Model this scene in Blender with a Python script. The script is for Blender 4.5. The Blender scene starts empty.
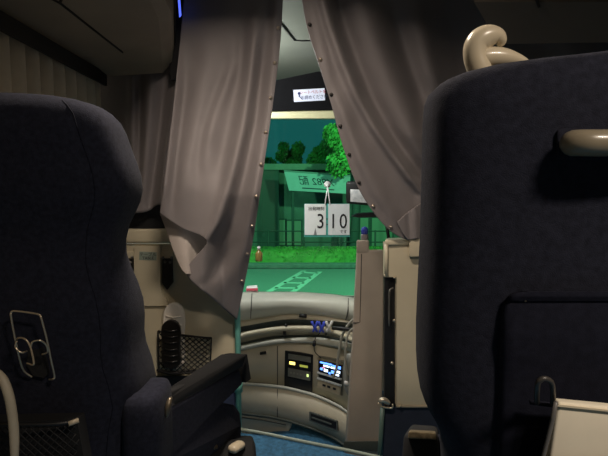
import bpy, bmesh, math, random
from mathutils import Vector, Matrix, noise
random.seed(7)
S = bpy.context.scene
C = bpy.context.collection

# ------------------------------------------------------------------ camera
F = 480.0; PITCH = -math.atan(38/480.0); CAMZ = 1.0
cam = bpy.data.objects.new('camera', bpy.data.cameras.new('camera')); C.objects.link(cam)
cam.location = (0, 0, CAMZ); cam.rotation_euler = (math.pi/2 + PITCH, 0, 0)
cam.data.sensor_width = 36; cam.data.lens = 36*F/608; cam.data.clip_start = .02
S.camera = cam
# ------------------------------------------------------------------ world / light / exposure
W = bpy.data.worlds.new('night'); S.world = W; W.use_nodes = True
W.node_tree.nodes['Background'].inputs[0].default_value = (.03, .10, .14, 1)
W.node_tree.nodes['Background'].inputs[1].default_value = .85
S.view_settings.view_transform = 'Standard'; S.view_settings.look = 'None'
S.view_settings.gamma = 1; S.view_settings.use_curve_mapping = False
S.view_settings.exposure = 0.15
S.cycles.max_bounces = 8; S.cycles.transparent_max_bounces = 12
LAMPS = [  # ceiling lamps: location, watts, colour, size
    ((-.22, 1.10, 1.86), 15, (1, .85, .70), (.30, .14)),
    ((.66, -.30, 1.86), 15, (1, .85, .70), (.30, .14)),
    ((-.50, 2.95, 1.86), 42, (.96, .97, .94), (.26, .16)),
]
STREET = [((3.6, 9.6, 3.6), 2600, (.85, 1, .66)), ((-5.0, 10.0, 3.4), 1700, (.85, 1, .75))]

# ------------------------------------------------------------------ helpers
RX = Matrix.Rotation(math.pi/2 + PITCH, 3, 'X')
def P(px, py, Y):
    """point on the sight line of a pixel at forward distance Y"""
    d = RX @ Vector(((px-304)/F, (228-py)/F, -1)); t = Y/d.y
    return Vector((d.x*t, Y, CAMZ + d.z*t))
def PZ(px, py, Z):
    d = RX @ Vector(((px-304)/F, (228-py)/F, -1)); t = (Z-CAMZ)/d.z
    return Vector((d.x*t, d.y*t, Z))
def lerp(a, b, t): return a + (b-a)*t
def ip(pts, x):
    """piecewise linear lookup"""
    if x <= pts[0][0]: return pts[0][1]
    for (a, b), (c, d) in zip(pts, pts[1:]):
        if x <= c: return b + (d-b)*(x-a)/(c-a)
    return pts[-1][1]
def cr(p0, p1, p2, p3, t):
    return .5*((2*p1) + (p2-p0)*t + (2*p0-5*p1+4*p2-p3)*t*t + (3*p1-p0-3*p2+p3)*t*t*t)
def spline(pts, n):
    """n points along a Catmull-Rom curve through pts (Vectors)"""
    pts = [Vector(p) for p in pts]; m = len(pts)-1; out = []
    for i in range(n):
        s = i/(n-1)*m; k = min(int(s), m-1); t = s-k
        p = lambda j: pts[max(0, min(m, j))]
        out.append(cr(p(k-1), p(k), p(k+1), p(k+2), t))
    return out

MATS = {}
def mat(name, col, rough=.6, metal=0, noise_amt=0, nscale=40, bump=0, bscale=200, spec=.5, emit=None, estr=0, sheen=0, coat=0):
    if name in MATS: return MATS[name]
    m = bpy.data.materials.new(name); m.use_nodes = True; nt = m.node_tree
    b = nt.nodes['Principled BSDF']
    b.inputs['Base Color'].default_value = (*col, 1); b.inputs['Roughness'].default_value = rough
    b.inputs['Metallic'].default_value = metal; b.inputs['Specular IOR Level'].default_value = spec
    if sheen: b.inputs['Sheen Weight'].default_value = sheen; b.inputs['Sheen Roughness'].default_value = .45
    if coat: b.inputs['Coat Weight'].default_value = coat
    if emit: b.inputs['Emission Color'].default_value = (*emit, 1); b.inputs['Emission Strength'].default_value = estr
    tc = nt.nodes.new('ShaderNodeTexCoord')
    if noise_amt:
        n = nt.nodes.new('ShaderNodeTexNoise'); n.inputs['Scale'].default_value = nscale; n.inputs['Detail'].default_value = 4
        nt.links.new(tc.outputs['Object'], n.inputs['Vector'])
        r = nt.nodes.new('ShaderNodeValToRGB')
        r.color_ramp.elements[0].position = .3; r.color_ramp.elements[1].position = .7
        r.color_ramp.elements[0].color = (*[c*(1-noise_amt) for c in col], 1)
        r.color_ramp.elements[1].color = (*[min(1, c*(1+noise_amt)) for c in col], 1)
        nt.links.new(n.outputs['Fac'], r.inputs['Fac']); nt.links.new(r.outputs['Color'], b.inputs['Base Color'])
    if bump:
        n = nt.nodes.new('ShaderNodeTexNoise'); n.inputs['Scale'].default_value = bscale; n.inputs['Detail'].default_value = 3
        nt.links.new(tc.outputs['Object'], n.inputs['Vector'])
        bp = nt.nodes.new('ShaderNodeBump'); bp.inputs['Strength'].default_value = bump; bp.inputs['Distance'].default_value = .002
        nt.links.new(n.outputs['Fac'], bp.inputs['Height']); nt.links.new(bp.outputs['Normal'], b.inputs['Normal'])
    MATS[name] = m; return m

ORG = {}
def obj(name, vf, m, parent=None, smooth=True, solid=0, sub=0, bevel=0):
    """link verts/faces (world coordinates) as one mesh object"""
    v, f = vf; v = [Vector(p) for p in v]
    if parent is None:
        o0 = Vector((sum(p.x for p in v)/len(v), sum(p.y for p in v)/len(v), min(p.z for p in v)))
    else: o0 = ORG[parent.name]
    me = bpy.data.meshes.new(name); me.from_pydata([p-o0 for p in v], [], f); me.update()
    bm = bmesh.new(); bm.from_mesh(me); bmesh.ops.recalc_face_normals(bm, faces=bm.faces)
    if bevel:
        es = [e for e in bm.edges if len(e.link_faces) == 2 and e.calc_face_angle(0) > .6]
        bmesh.ops.bevel(bm, geom=es, offset=bevel, segments=3, profile=.5, affect='EDGES', clamp_overlap=True)
    bm.to_mesh(me); bm.free()
    if smooth:
        for p in me.polygons: p.use_smooth = True
    o = bpy.data.objects.new(name, me); C.objects.link(o); me.materials.append(m)
    if parent is None: o.location = o0
    else: o.parent = parent
    ORG[o.name] = o0
    if smooth and bevel:
        pass
    if solid:
        s = o.modifiers.new('thickness', 'SOLIDIFY'); s.thickness = solid; s.offset = 0
    if sub:
        s = o.modifiers.new('sub', 'SUBSURF'); s.levels = sub; s.render_levels = sub
    return o
def thing(name, label, cat, loc, group=None):
    o = bpy.data.objects.new(name, None); C.objects.link(o); o.location = loc; o.empty_display_size = .05
    o['label'] = label; o['category'] = cat
    if group: o['group'] = group
    ORG[o.name] = Vector(loc); return o
def tag(o, label, cat, group=None):
    o['label'] = label; o['category'] = cat
    if group: o['group'] = group
    return o
def struct(o, label=None):
    o['kind'] = 'structure'
    if label: o['label'] = label
    return o
def copy_part(src, delta, parent):
    o = src.copy(); C.objects.link(o); o.parent = parent; o.location = src.location + Vector(delta)
    ORG[o.name] = ORG[parent.name]; return o

def box(x0, x1, y0, y1, z0, z1):
    v = [(x, y, z) for x in (x0, x1) for y in (y0, y1) for z in (z0, z1)]
    return v, [(0,1,3,2), (4,6,7,5), (0,4,5,1), (2,3,7,6), (0,2,6,4), (1,5,7,3)]
def hexa(a, b):
    """two quads of four corners -> solid"""
    return list(a)+list(b), [(0,1,2,3), (7,6,5,4), (0,4,5,1), (1,5,6,2), (2,6,7,3), (3,7,4,0)]
def prism(poly, off):
    n = len(poly); off = Vector(off); v = [Vector(p) for p in poly]; v += [p+off for p in v]
    f = [tuple(range(n)), tuple(range(2*n-1, n-1, -1))] + [(i, (i+1) % n, n+(i+1) % n, n+i) for i in range(n)]
    return v, f
def pxprism(pts, Y, dy):
    return prism([P(x, y, Y) for x, y in pts], (0, dy, 0))
def join(*vfs):
    V = []; Fc = []
    for v, f in vfs:
        k = len(V); V += [Vector(p) for p in v]; Fc += [tuple(i+k for i in q) for q in f]
    return V, Fc
def loft(rings, cap=True, closed=True):
    n = len(rings[0]); v = [p for r in rings for p in r]; f = []
    for i in range(len(rings)-1):
        for j in range(n if closed else n-1):
            k = (j+1) % n; f.append((i*n+j, i*n+k, (i+1)*n+k, (i+1)*n+j))
    if cap:
        f.append(tuple(range(n))); f.append(tuple(reversed(range((len(rings)-1)*n, len(rings)*n))))
    return v, f
def tube(pts, r, seg=8, flat=1.0, up=(0, 0, 1)):
    """sweep; r number or list; flat squashes along 'up'"""
    pts = [Vector(p) for p in pts]; n = len(pts); rings = []
    rs = r if isinstance(r, (list, tuple)) else [r]*n
    nrm = None
    for i, p in enumerate(pts):
        t = (pts[min(n-1, i+1)] - pts[max(0, i-1)]).normalized()
        if nrm is None:
            a = Vector(up)
            if abs(a.dot(t)) > .95: a = Vector((1, 0, 0))
            nrm = (a - t*a.dot(t)).normalized()
        else:
            q = nrm - t*nrm.dot(t); nrm = q.normalized() if q.length > 1e-6 else nrm
        b = t.cross(nrm)
        rings.append([p + (nrm*math.sin(2*math.pi*k/seg)*flat + b*math.cos(2*math.pi*k/seg))*rs[i] for k in range(seg)])
    return loft(rings)
def capsule_r(n, r, e=.35):
    """radii that round both ends of a sweep"""
    out = []
    for i in range(n):
        s = i/(n-1); a = min(s, 1-s)/e
        out.append(r*(math.sqrt(max(0, 1-(1-min(1, a))**2)) if a < 1 else 1)+r*.03)
    return out
def lathe(prof, c, seg=20, axis='Z'):
    rings = []
    for r, h in prof:
        ring = []
        for k in range(seg):
            a = 2*math.pi*k/seg; x, y = r*math.cos(a), r*math.sin(a)
            ring.append(Vector(c) + (Vector((x, y, h)) if axis == 'Z' else Vector((x, h, y))))
        rings.append(ring)
    return loft(rings)
def sph(c, r, seg=12, sq=(1, 1, 1)):
    rings = []
    for i in range(1, 8):
        a = math.pi*i/8
        rings.append([Vector(c)+Vector((r*sq[0]*math.sin(a)*math.cos(2*math.pi*k/seg), r*sq[1]*math.sin(a)*math.sin(2*math.pi*k/seg), r*sq[2]*math.cos(a))) for k in range(seg)])
    return loft(rings)
def grid(rows):
    m = len(rows[0]); v = [p for r in rows for p in r]; f = []
    for i in range(len(rows)-1):
        for j in range(m-1): f.append((i*m+j, i*m+j+1, (i+1)*m+j+1, (i+1)*m+j))
    return v, f
def sup(cx, cy, z, w, d, n=4.0, seg=40):
    out = []
    for k in range(seg):
        a = 2*math.pi*k/seg; c, s = math.cos(a), math.sin(a)
        out.append(Vector((cx + w*math.copysign(abs(c)**(2/n), c), cy + d*math.copysign(abs(s)**(2/n), s), z)))
    return out
class Quad:
    """a flat face given by four pixel corners with distances (TL, TR, BR, BL); boxes are set on it"""
    def __init__(s, c):
        s.c = [P(*q) for q in c]
        s.n = (s.c[1]-s.c[0]).cross(s.c[3]-s.c[0]).normalized()
        if s.n.y > 0: s.n = -s.n
    def p(s, u, v, d=0):
        a = lerp(s.c[0], s.c[1], u); b = lerp(s.c[3], s.c[2], u); return lerp(a, b, v) + s.n*d
    def box(s, u0, u1, v0, v1, d0, d1):
        q = lambda d: [s.p(u0, v0, d), s.p(u1, v0, d), s.p(u1, v1, d), s.p(u0, v1, d)]
        return hexa(q(d0), q(d1))
def text(body, size, depth, frame, sx=1.0, mirror=False):
    """verts/faces of a text; frame = (origin, right, up) with the text centred on origin"""
    cu = bpy.data.curves.new('t', 'FONT'); cu.body = body; cu.size = size; cu.extrude = depth
    cu.align_x = 'CENTER'; cu.align_y = 'CENTER'; cu.resolution_u = 3
    o = bpy.data.objects.new('t', cu); C.objects.link(o)
    dg = bpy.context.evaluated_depsgraph_get(); me = bpy.data.meshes.new_from_object(o.evaluated_get(dg))
    og, r, u = [Vector(a) for a in frame]; r.normalize(); u.normalize(); n = r.cross(u)
    v = [og + r*(p.co.x*sx*(-1 if mirror else 1)) + u*p.co.y + n*p.co.z for p in me.vertices]
    f = [tuple(p.vertices) for p in me.polygons]
    bpy.data.objects.remove(o); bpy.data.curves.remove(cu); bpy.data.meshes.remove(me)
    return v, f

# ------------------------------------------------------------------ materials
cream = mat('cream_plastic', (.60, .53, .38), .45, noise_amt=.04, nscale=9, bump=.15, bscale=500)
cream2 = mat('cream_trim', (.62, .56, .41), .4, noise_amt=.04, nscale=6)
dashm = mat('dash_grey', (.58, .58, .50), .42, noise_amt=.05, nscale=8, bump=.2, bscale=600)
dashb = mat('dash_beige', (.56, .50, .38), .45, noise_amt=.05, nscale=8, bump=.2, bscale=600)
dashg = mat('dash_groove', (.055, .065, .055), .6, noise_amt=.1)
ceilm = mat('ceiling_fabric', (.16, .135, .11), .85, noise_amt=.06, nscale=12, bump=.3, bscale=400)
ceilf = mat('front_ceiling', (.16, .175, .145), .6, noise_amt=.04, nscale=6)
rackm = mat('rack_plastic', (.34, .285, .215), .6, noise_amt=.08, nscale=5, bump=.15, bscale=300)
navy = mat('navy_moquette', (.0175, .019, .030), .95, noise_amt=.25, nscale=120, bump=.5, bscale=700, spec=.1, sheen=.03)
navy2 = mat('navy_piping', (.010, .011, .02), .9, noise_amt=.2, nscale=120, spec=.2)
blk = mat('black_plastic', (.008, .008, .009), .5, noise_amt=.1)
blkv = mat('black_vinyl', (.006, .006, .007), .8, noise_amt=.15, nscale=30, bump=.2, bscale=400)
curt = mat('curtain_cloth', (.232, .208, .210), .6, noise_amt=.05, nscale=7, bump=.3, bscale=900, spec=.4, sheen=.1)
curtin = mat('curtain_lining', (.42, .37, .34), .9, noise_amt=.05, nscale=9, bump=.3, bscale=900, spec=.2)
winc = mat('window_curtain', (.66, .58, .45), .9, noise_amt=.06, nscale=20, bump=.3, bscale=800)
chrome = mat('chrome', (.72, .60, .44), .35, metal=.8, noise_amt=.05)
carpet = mat('blue_carpet', (.035, .13, .24), .95, noise_amt=.35, nscale=60, bump=.8, bscale=300)
white = mat('white_card', (.94, .95, .93), .6, noise_amt=.02)
ink = mat('black_ink', (.01, .01, .012), .6, noise_amt=.1)
pillm = mat('taupe_plastic', (.40, .34, .285), .5, noise_amt=.05, nscale=9, bump=.2, bscale=500)
ivory = mat('ivory_gloss', (.60, .52, .38), .28, noise_amt=.04, nscale=12, coat=.3)
paper = mat('paper', (.80, .73, .58), .7, noise_amt=.05, nscale=20)
teal = mat('teal_tube', (.20, .55, .46), .3, noise_amt=.05)

# ------------------------------------------------------------------ structure
YP = 2.15      # front bulkhead of the passenger room
YW = 3.72      # windscreen
XL, XR, XC = -.92, 1.62, .35
ZC = 1.90
# passenger floor, ends in a slanted step edge
fe = [PZ(232, 431, 0), PZ(262, 436, 0), PZ(300, 444, 0), PZ(345, 453, 0), PZ(385, 462, 0)]
fl = [Vector((XL, -1.6, 0)), Vector((XR, -1.6, 0)), Vector((XR, fe[-1].y, 0))] + [Vector(p) for p in reversed(fe)] + [Vector((XL, fe[0].y+.02, 0))]
floor = struct(obj('floor', prism(fl, (0, 0, -.04)), carpet, smooth=False), 'blue carpet floor of the passenger aisle')
obj('step_nosing', tube([p+Vector((0, .012, .006)) for p in spline(fe, 14)], .007, 8), mat('nosing', (.30, .36, .30), .4, noise_amt=.05), floor)
obj('step_riser', grid([[p+Vector((0, .005, -.02)) for p in fe], [p+Vector((0, .005, -.60)) for p in fe]]), cream, floor, solid=.008)
struct(obj('floor_entry', box(XL, XR, 1.7, YW+.1, -.68, -.62), carpet, smooth=False), 'blue carpet floor of the lower entrance well')
struct(obj('ceiling', box(XL, XR, -1.6, 2.06, ZC, ZC+.05), ceilm, smooth=False), 'dim brown ceiling over the passenger seats')
ceiling = struct(obj('ceiling_front', box(XL, XR, 2.06, YW+.3, ZC, ZC+.05), ceilf, smooth=False), 'pale ceiling over the front of the bus')
hatch = spline([(0, 0, 0), (1, 0, 0)], 2)
hz = ZC-.002
obj('hatch_groove', tube([PZ(268, 8, hz), PZ(283, 26, hz), PZ(294, 40, hz), PZ(302, 40.6, hz), PZ(330, 40, hz)], .006, 6), mat('groove_dark', (.03, .03, .028), .8, noise_amt=.1), ceiling)
struct(obj('wall_left', box(XL-.05, XL, -1.6, YW+.3, -.68, ZC), mat('wall_panel', (.20, .18, .14), .6, noise_amt=.05), smooth=False), 'beige side wall behind the pleated window curtain')
struct(obj('wall_right', box(XR, XR+.05, -1.6, YW+.3, -.68, ZC), MATS['wall_panel'], smooth=False), 'beige side wall on the driver side')
struct(obj('wall_back', box(XL, XR, -1.65, -1.6, -.04, ZC), MATS['wall_panel'], smooth=False), 'beige wall behind the viewer')
struct(obj('wall_front', box(XL, XR, YW+.05, YW+.09, -.68, .15), dashb, smooth=False), 'beige front wall below the windscreen')

# windscreen
gm = bpy.data.materials.new('green_windscreen'); gm.use_nodes = True; nt = gm.node_tree; nt.nodes.clear()
out = nt.nodes.new('ShaderNodeOutputMaterial'); mx = nt.nodes.new('ShaderNodeMixShader'); tr = nt.nodes.new('ShaderNodeBsdfTransparent'); gl = nt.nodes.new('ShaderNodeBsdfGlossy')
tr.inputs[0].default_value = (.20, .90, .58, 1); gl.inputs['Roughness'].default_value = .03; gl.inputs[0].default_value = (.8, 1, .95, 1)
fr = nt.nodes.new('ShaderNodeFresnel'); fr.inputs[0].default_value = 1.35
nz = nt.nodes.new('ShaderNodeTexNoise'); nz.inputs['Scale'].default_value = 4; tcg = nt.nodes.new('ShaderNodeTexCoord')
nt.links.new(tcg.outputs['Object'], nz.inputs['Vector'])
bpn = nt.nodes.new('ShaderNodeBump'); bpn.inputs['Strength'].default_value = .02; nt.links.new(nz.outputs['Fac'], bpn.inputs['Height']); nt.links.new(bpn.outputs['Normal'], gl.inputs['Normal'])
nt.links.new(fr.outputs[0], mx.inputs[0]); nt.links.new(tr.outputs[0], mx.inputs[1]); nt.links.new(gl.outputs[0], mx.inputs[2]); nt.links.new(mx.outputs[0], out.inputs[0])
zb, zt = .16, P(300, 119, YW-.12).z
def wy(z): return lerp(YW+.06, YW-.12, (z-zb)/(zt-zb))
win = struct(obj('window_1', box(XL+.01, XR-.01, wy(zt), wy(zt)+.02, zt, zt+.02), dashg, smooth=False), 'wide green tinted windscreen of the bus')
obj('pane', grid([[(XL+.02, wy(zt), zt), (XC, wy(zt), zt), (XR-.02, wy(zt), zt)], [(XL+.02, wy(zb), zb), (XC, wy(zb), zb), (XR-.02, wy(zb), zb)]]), gm, win, smooth=False)
yl, zA, zB = wy(zt)-.05, P(300, 118.5, wy(zt)-.05).z, P(300, 110, wy(zt)-.05).z
obj('header_rail', box(XL+.01, XR-.01, yl, wy(zt), zA, zB), mat('header_cream', (.62, .60, .36), .4, noise_amt=.04), win, smooth=True, bevel=.006)
zD = P(300, 106.5, yl).z
obj('header_strip', box(XL+.01, XR-.01, yl-.004, wy(zt), zB, zD), mat('header_blue_grey', (.26, .30, .42), .4, noise_amt=.05), win, smooth=False)
# black header box with a sticker
Yh = yl-.03
hb = thing('header_box', 'black header box above the windscreen holding a small sticker', 'header box', (0.2, Yh+.05, zD))
hblk = mat('header_black', (.006, .006, .007), .9, noise_amt=.1, spec=.1)
obj('casing', prism([P(200, 103, Yh), P(268, 82, Yh), P(318, 71.5, Yh), P(345, 70, Yh), P(420, 72, Yh), P(470, 90, Yh), P(470, 107, Yh), P(200, 112, Yh)], (0, .10, 0)), hblk, hb, smooth=False)
ql = Quad([(293.3, 90, Yh-.004), (324.5, 88.2, Yh-.004), (325.2, 100.3, Yh-.004), (294, 102, Yh-.004)])
stk = obj('sticker', ql.box(0, 1, 0, 1, -.003, .001), mat('sticker_white', (.72, .76, .92), .5, noise_amt=.02), hb, smooth=False)
stk['label'] = 'pale sticker with a seat belt pictogram and two lines of writing'
r_, u_ = ql.c[1]-ql.c[0], ql.c[0]-ql.c[3]
red = mat('red_ink', (.45, .08, .12), .6, noise_amt=.05); nvy = mat('navy_ink', (.02, .03, .12), .6, noise_amt=.05)
obj('lettering', text('シートベルトを', .030, .0005, (ql.p(.62, .28, .0018), r_, u_), .92), red, stk, smooth=False)
obj('lettering', text('お締めください', .032, .0005, (ql.p(.65, .70, .0018), r_, u_), .86), nvy, stk, smooth=False)
obj('pictogram', join(lathe([(.0, -.0005), (.011, -.0005), (.011, .0005), (.0, .0005)], ql.p(.18, .32, .0022), 14, 'Y'), ql.box(.17, .21, .45, .62, .001, .002),
    tube([ql.p(.15, .5, .002), ql.p(.28, .82, .002)], .003, 5)), nvy, stk, smooth=False)

# racks
def rack(name, sgn, xw, xa, lab):
    zw, za = 1.49, 1.57
    xa0 = xa
    def prof_(xa): return [(xw, zw-.01), (lerp(xw, xa0, .15), zw+.005), (xa-.05*sgn, lerp(zw+.005, za-.012, ((xa-.05*sgn)-lerp(xw, xa0, .15))/(lerp(xw, xa0, .85)-lerp(xw, xa0, .15)))), (xa-.012*sgn, za), (xa, za+.035), (xa, za+.13), (lerp(xa, xw, .1), za+.16), (xw, za+.16)]
    ra = thing(name, lab, 'luggage rack', ((xw+xa)/2, .2, zw))
    ys = [-1.55, 0, 1.0, 1.6, 1.84, 1.98, 2.05]
    rings = []
    for i, y in enumerate(ys):
        k = [0, 0, 0, 0, 0, -.035, -.045][i]
        rings.append([Vector((x, y, z+(k*[.2, .5, 1, 1, .4][j] if j < 5 else 0))) for j, (x, z) in enumerate(prof_(ip([(1.3, xa), (2.05, xa-.20*sgn)], y)))])
    obj('body', loft(rings), rackm, ra, smooth=False)
    return ra
ra = rack('luggage_rack', 1, XL+.005, -.34, 'long dim brown overhead rack above the left window curtain')
def on_rack(px, py):      # underside: z = 1.49.. plane
    d = P(px, py, 1)-Vector((0, 0, CAMZ)); a = Vector((lerp(XL, -.34, .15), 0, 1.495)); b = Vector((lerp(XL, -.34, .85), 0, 1.558))
    sl = (b.z-a.z)/(b.x-a.x); t = (a.z - CAMZ - sl*a.x)/(d.z - sl*d.x); return Vector((0, 0, CAMZ))+d*t + Vector((0, 0, -.001))
obj('panel_seam', tube([on_rack(40, -8), on_rack(60, 2.5), on_rack(92, 28), on_rack(124, 53)], .004, 6), mat('seam_dark', (.012, .01, .008), .8, noise_amt=.1), ra)
obj('panel_seam', tube([on_rack(60, 2.5), on_rack(64, -8)], .004, 6), MATS['seam_dark'], ra)
obj('aisle_face', grid([[Vector((ip([(1.3, -.34), (2.05, -.54)], y)+.004, y, z)) for y in (-1.5, 0, 1.3, 2.05)] for z in (1.60, 1.72, ZC-.004)]), blkv, ra, solid=.004)
obj('gap_shade', prism([P(158, -30, 2.03), P(200, -30, 2.03), P(192, 74, 2.03), P(171, 80, 2.03)], (0, .03, 0)), blkv, ra, smooth=False)  # black sheet in place of the shade between rack and curtain
rb = rack('luggage_rack', -1, XR-.005, 1.26, 'overhead rack on the driver side, mostly behind the right seat')
ov = thing('overhead_housing', 'dark brown housing hanging from the ceiling above the right seat', 'housing', tuple(P(560, 40, 1.7)))
obj('body', hexa([P(474, 2, 1.60), P(635, 2, 1.60), P(628, 42, 1.70), P(499, 44, 1.70)], [P(466, -38, 1.64), P(640, -38, 1.64), P(634, -30, 1.74), P(480, -30, 1.74)]), mat('housing_brown', (.12, .10, .08), .7, noise_amt=.08, nscale=5), ov, smooth=False)
obj('latch_slot', tube([P(536, -2, 1.588), P(539, 7, 1.606)], .005, 6), blk, ov)

# ------------------------------------------------------------------ ceiling lamps
for i, (l, w, c, s) in enumerate(LAMPS):
    lab = ['ceiling lamp over the aisle just ahead of the seats', 'ceiling lamp above the right seats behind the viewer', 'cool white ceiling lamp over the entrance steps'][i]
    t = thing('ceiling_lamp', lab, 'lamp', (l[0], l[1], ZC), 'lamps along the bus ceiling')
    obj('housing', box(l[0]-s[0]/2-.02, l[0]+s[0]/2+.02, l[1]-s[1]/2-.02, l[1]+s[1]/2+.02, l[2]+.005, ZC-.001), cream, t, bevel=.008)
    obj('diffuser', box(l[0]-s[0]/2, l[0]+s[0]/2, l[1]-s[1]/2, l[1]+s[1]/2, l[2]-.002, l[2]+.006), mat('lamp_diffuser_%d' % i, (.8, .8, .8), .4, emit=c, estr=1.0, noise_amt=.01), t)
    if i < 2:
        ld = bpy.data.lights.new('lamp_light', 'AREA'); ld.shape = 'RECTANGLE'; ld.size, ld.size_y = s; ld.spread = 2.8
    else:      # a hanging globe that also lights the ceiling
        ld = bpy.data.lights.new('lamp_light', 'POINT'); ld.shadow_soft_size = .06
        obj('globe', sph((l[0], l[1], l[2]-.13), .055, 16), MATS['lamp_diffuser_2'], t); obj('stem', tube([(l[0], l[1], l[2]), (l[0], l[1], l[2]-.08)], .012, 8), cream, t)
    ld.energy = w; ld.color = c
    lo = bpy.data.objects.new('lamp_light', ld); C.objects.link(lo); lo.location = (l[0], l[1], l[2]-.012-(.19 if i == 2 else 0))

# ------------------------------------------------------------------ outside (seen through the green windscreen)
ZG = -1.4
def G(px, py): return PZ(px, py, ZG)
asph = mat('asphalt', (.13, .14, .135), .85, noise_amt=.25, nscale=30, bump=.3, bscale=90)
struct(obj('ground', box(-30, 30, 4.4, 60, ZG-.1, ZG), asph, smooth=False), 'dark asphalt of the car park outside')
paint = mat('road_paint', (.34, .35, .34), .7, noise_amt=.12, nscale=20)
cw = thing('crosswalk_marking', 'ladder shaped white road marking in front of the bus', 'road marking', tuple(G(300, 282)))
def band(a, b, w):
    a, b = G(*a), G(*b); d = (b-a).normalized(); n = Vector((-d.y, d.x, 0))*w
    return prism([a-n, b-n, b+n, a+n], (0, 0, .012))
obj('stripe', band((262, 296), (304, 271), .07), paint, cw, smooth=False)
obj('stripe', band((288, 296), (320, 272), .07), paint, cw, smooth=False)
for k in range(5):
    t_ = k/4*.96
    obj('stripe', band((lerp(266, 303, t_), lerp(293.5, 271.5, t_)), (lerp(291, 319, t_), lerp(293.5, 272.7, t_)), .07), paint, cw, smooth=False)
yk = G(300, 269).y
kerb = tag(obj('kerb', box(-9, 9, yk, yk+.3, ZG, ZG+.16), mat('kerb_stone', (.10, .10, .095), .85, noise_amt=.2, nscale=10), bevel=.03), 'dark stone kerb along the planted strip outside', 'kerb')
def leaves(pts, size, seed):
    rnd = random.Random(seed); V = []; Fc = []
    for p in pts:
        a = Vector((rnd.gauss(0, 1), rnd.gauss(0, 1), rnd.gauss(0, 1))).normalized(); b = a.orthogonal().normalized(); c = a.cross(b)
        s = size*rnd.uniform(.6, 1.3); k = len(V)
        V += [p-b*s, p+c*s*.45, p+b*s, p-c*s*.45]; Fc += [(k, k+1, k+2, k+3)]
    return V, Fc
grass = mat('hedge_leaf', (.09, .20, .03), .8, noise_amt=.3, nscale=3)
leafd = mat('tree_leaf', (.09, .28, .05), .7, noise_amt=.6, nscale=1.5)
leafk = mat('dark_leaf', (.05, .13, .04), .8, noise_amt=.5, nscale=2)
rnd = random.Random(3)
hd = thing('hedge', 'low bright green hedge behind the kerb outside', 'hedge', (0, yk+.7, ZG))
rows = []
for i in range(9):
    a = math.pi*i/8
    rows.append([Vector((x*.25, yk+.90-.42*math.cos(a)+.05*noise.noise((x, i, 0)), ZG+.02+.50*math.sin(a)**.6+.06*noise.noise((x*.7, i*.6, 4)))) for x in range(-34, 35)])
obj('foliage', grid(rows), grass, hd)
lf = obj('leaves', leaves([Vector((rnd.uniform(-6, 6), yk+.90-.45*math.cos(a_), ZG+.05+.52*math.sin(a_)**.6)) for a_ in [rnd.uniform(.1, 3.0) for _ in range(7000)]], .03, 5), grass, hd, smooth=False); lf['kind'] = 'stuff'
# low rail behind the hedge
yr = yk+1.6
railm = mat('rail_green_grey', (.02, .025, .02), .7, noise_amt=.1)
fr_ = thing('guard_rail', 'thin dark rail fence behind the hedge outside', 'fence', (0, yr, ZG))
for k in range(-5, 6):
    obj('post', tube([(k*1.2, yr, ZG), (k*1.2, yr, ZG+1.05)], .03, 8), railm, fr_)
for z in (.65, 1.02): obj('rail', tube([(-6.5, yr, ZG+z), (6.5, yr, ZG+z)], .02, 8), railm, fr_)
# rest area building
yb = 19.0
bd = thing('rest_house', 'dim low building with pale windows and an eave', 'building', (-.5, yb+2, ZG))
wallb = mat('render_wall', (.085, .10, .085), .8, noise_amt=.25, nscale=2)
zE = P(300, 169, yb).z
obj('wall', box(-4.2, 6.5, yb, yb+4, ZG, zE-.05), wallb, bd, smooth=False)
obj('eave', box(-4.6, 6.9, yb-.5, yb+4.2, zE-.05, zE+.18), mat('eave_grey', (.13, .14, .11), .7, noise_amt=.2, nscale=3), bd, smooth=False)
obj('pillar', box(P(262, 200, yb-.3).x, P(279, 200, yb-.3).x, yb-.4, yb-.1, ZG, zE-.05), mat('pillar_dark', (.03, .04, .035), .8, noise_amt=.2), bd, smooth=False)
lit = mat('window_glow', (.11, .13, .09), .5, emit=(.75, .85, .45), estr=.03, noise_amt=.1)
for (x0, x1, y0, y1) in [(276, 285, 220, 245), (287, 301, 221, 245), (350, 368, 218, 246), (372, 392, 218, 246), (232, 250, 220, 246)]:
    a, b = P(x0, y0, yb-.03), P(x1, y1, yb-.03)
    wd = obj('window', box(a.x-.06, b.x+.06, yb-.03, yb+.02, b.z-.06, a.z+.06), MATS['pillar_dark'], bd, smooth=False)
    obj('pane', box(a.x, b.x, yb-.05, yb-.02, b.z, a.z), lit, wd, smooth=False)
# reversed writing reflected in the windscreen, added as a board outside
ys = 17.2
sg = thing('reflection_board', 'pale teal board added for the reversed writing reflected in the windscreen', 'sign', tuple(P(316, 190, ys)))
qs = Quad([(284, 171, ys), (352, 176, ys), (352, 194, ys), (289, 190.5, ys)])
obj('board', qs.box(0, 1, 0, 1, -.06, 0), mat('reflection_face', (.24, .26, .28), .5, emit=(.5, .8, .75), estr=.02, noise_amt=.08, nscale=4), sg, smooth=False)
obj('edge', qs.box(0, 1, -.05, .03, -.07, .02), mat('reflection_edge', (.12, .13, .13), .5, noise_amt=.05), sg, smooth=False)
obj('lettering', text('X982 配', .36, .005, (qs.p(.46, .46, .008), qs.c[1]-qs.c[0], qs.c[0]-qs.c[3]), 1.0, mirror=True), mat('reflection_ink', (.004, .006, .02), .6, noise_amt=.1), sg, smooth=False)
obj('lettering_line', qs.box(.22, .72, .80, .86, 0, .006), MATS['reflection_ink'], sg, smooth=False)
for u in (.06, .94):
    p = qs.p(u, 1, -.03); obj('post', tube([(p.x, p.y+.08, ZG), (p.x, p.y+.08, p.z+.4)], .05, 8), MATS['pillar_dark'], sg)
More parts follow.
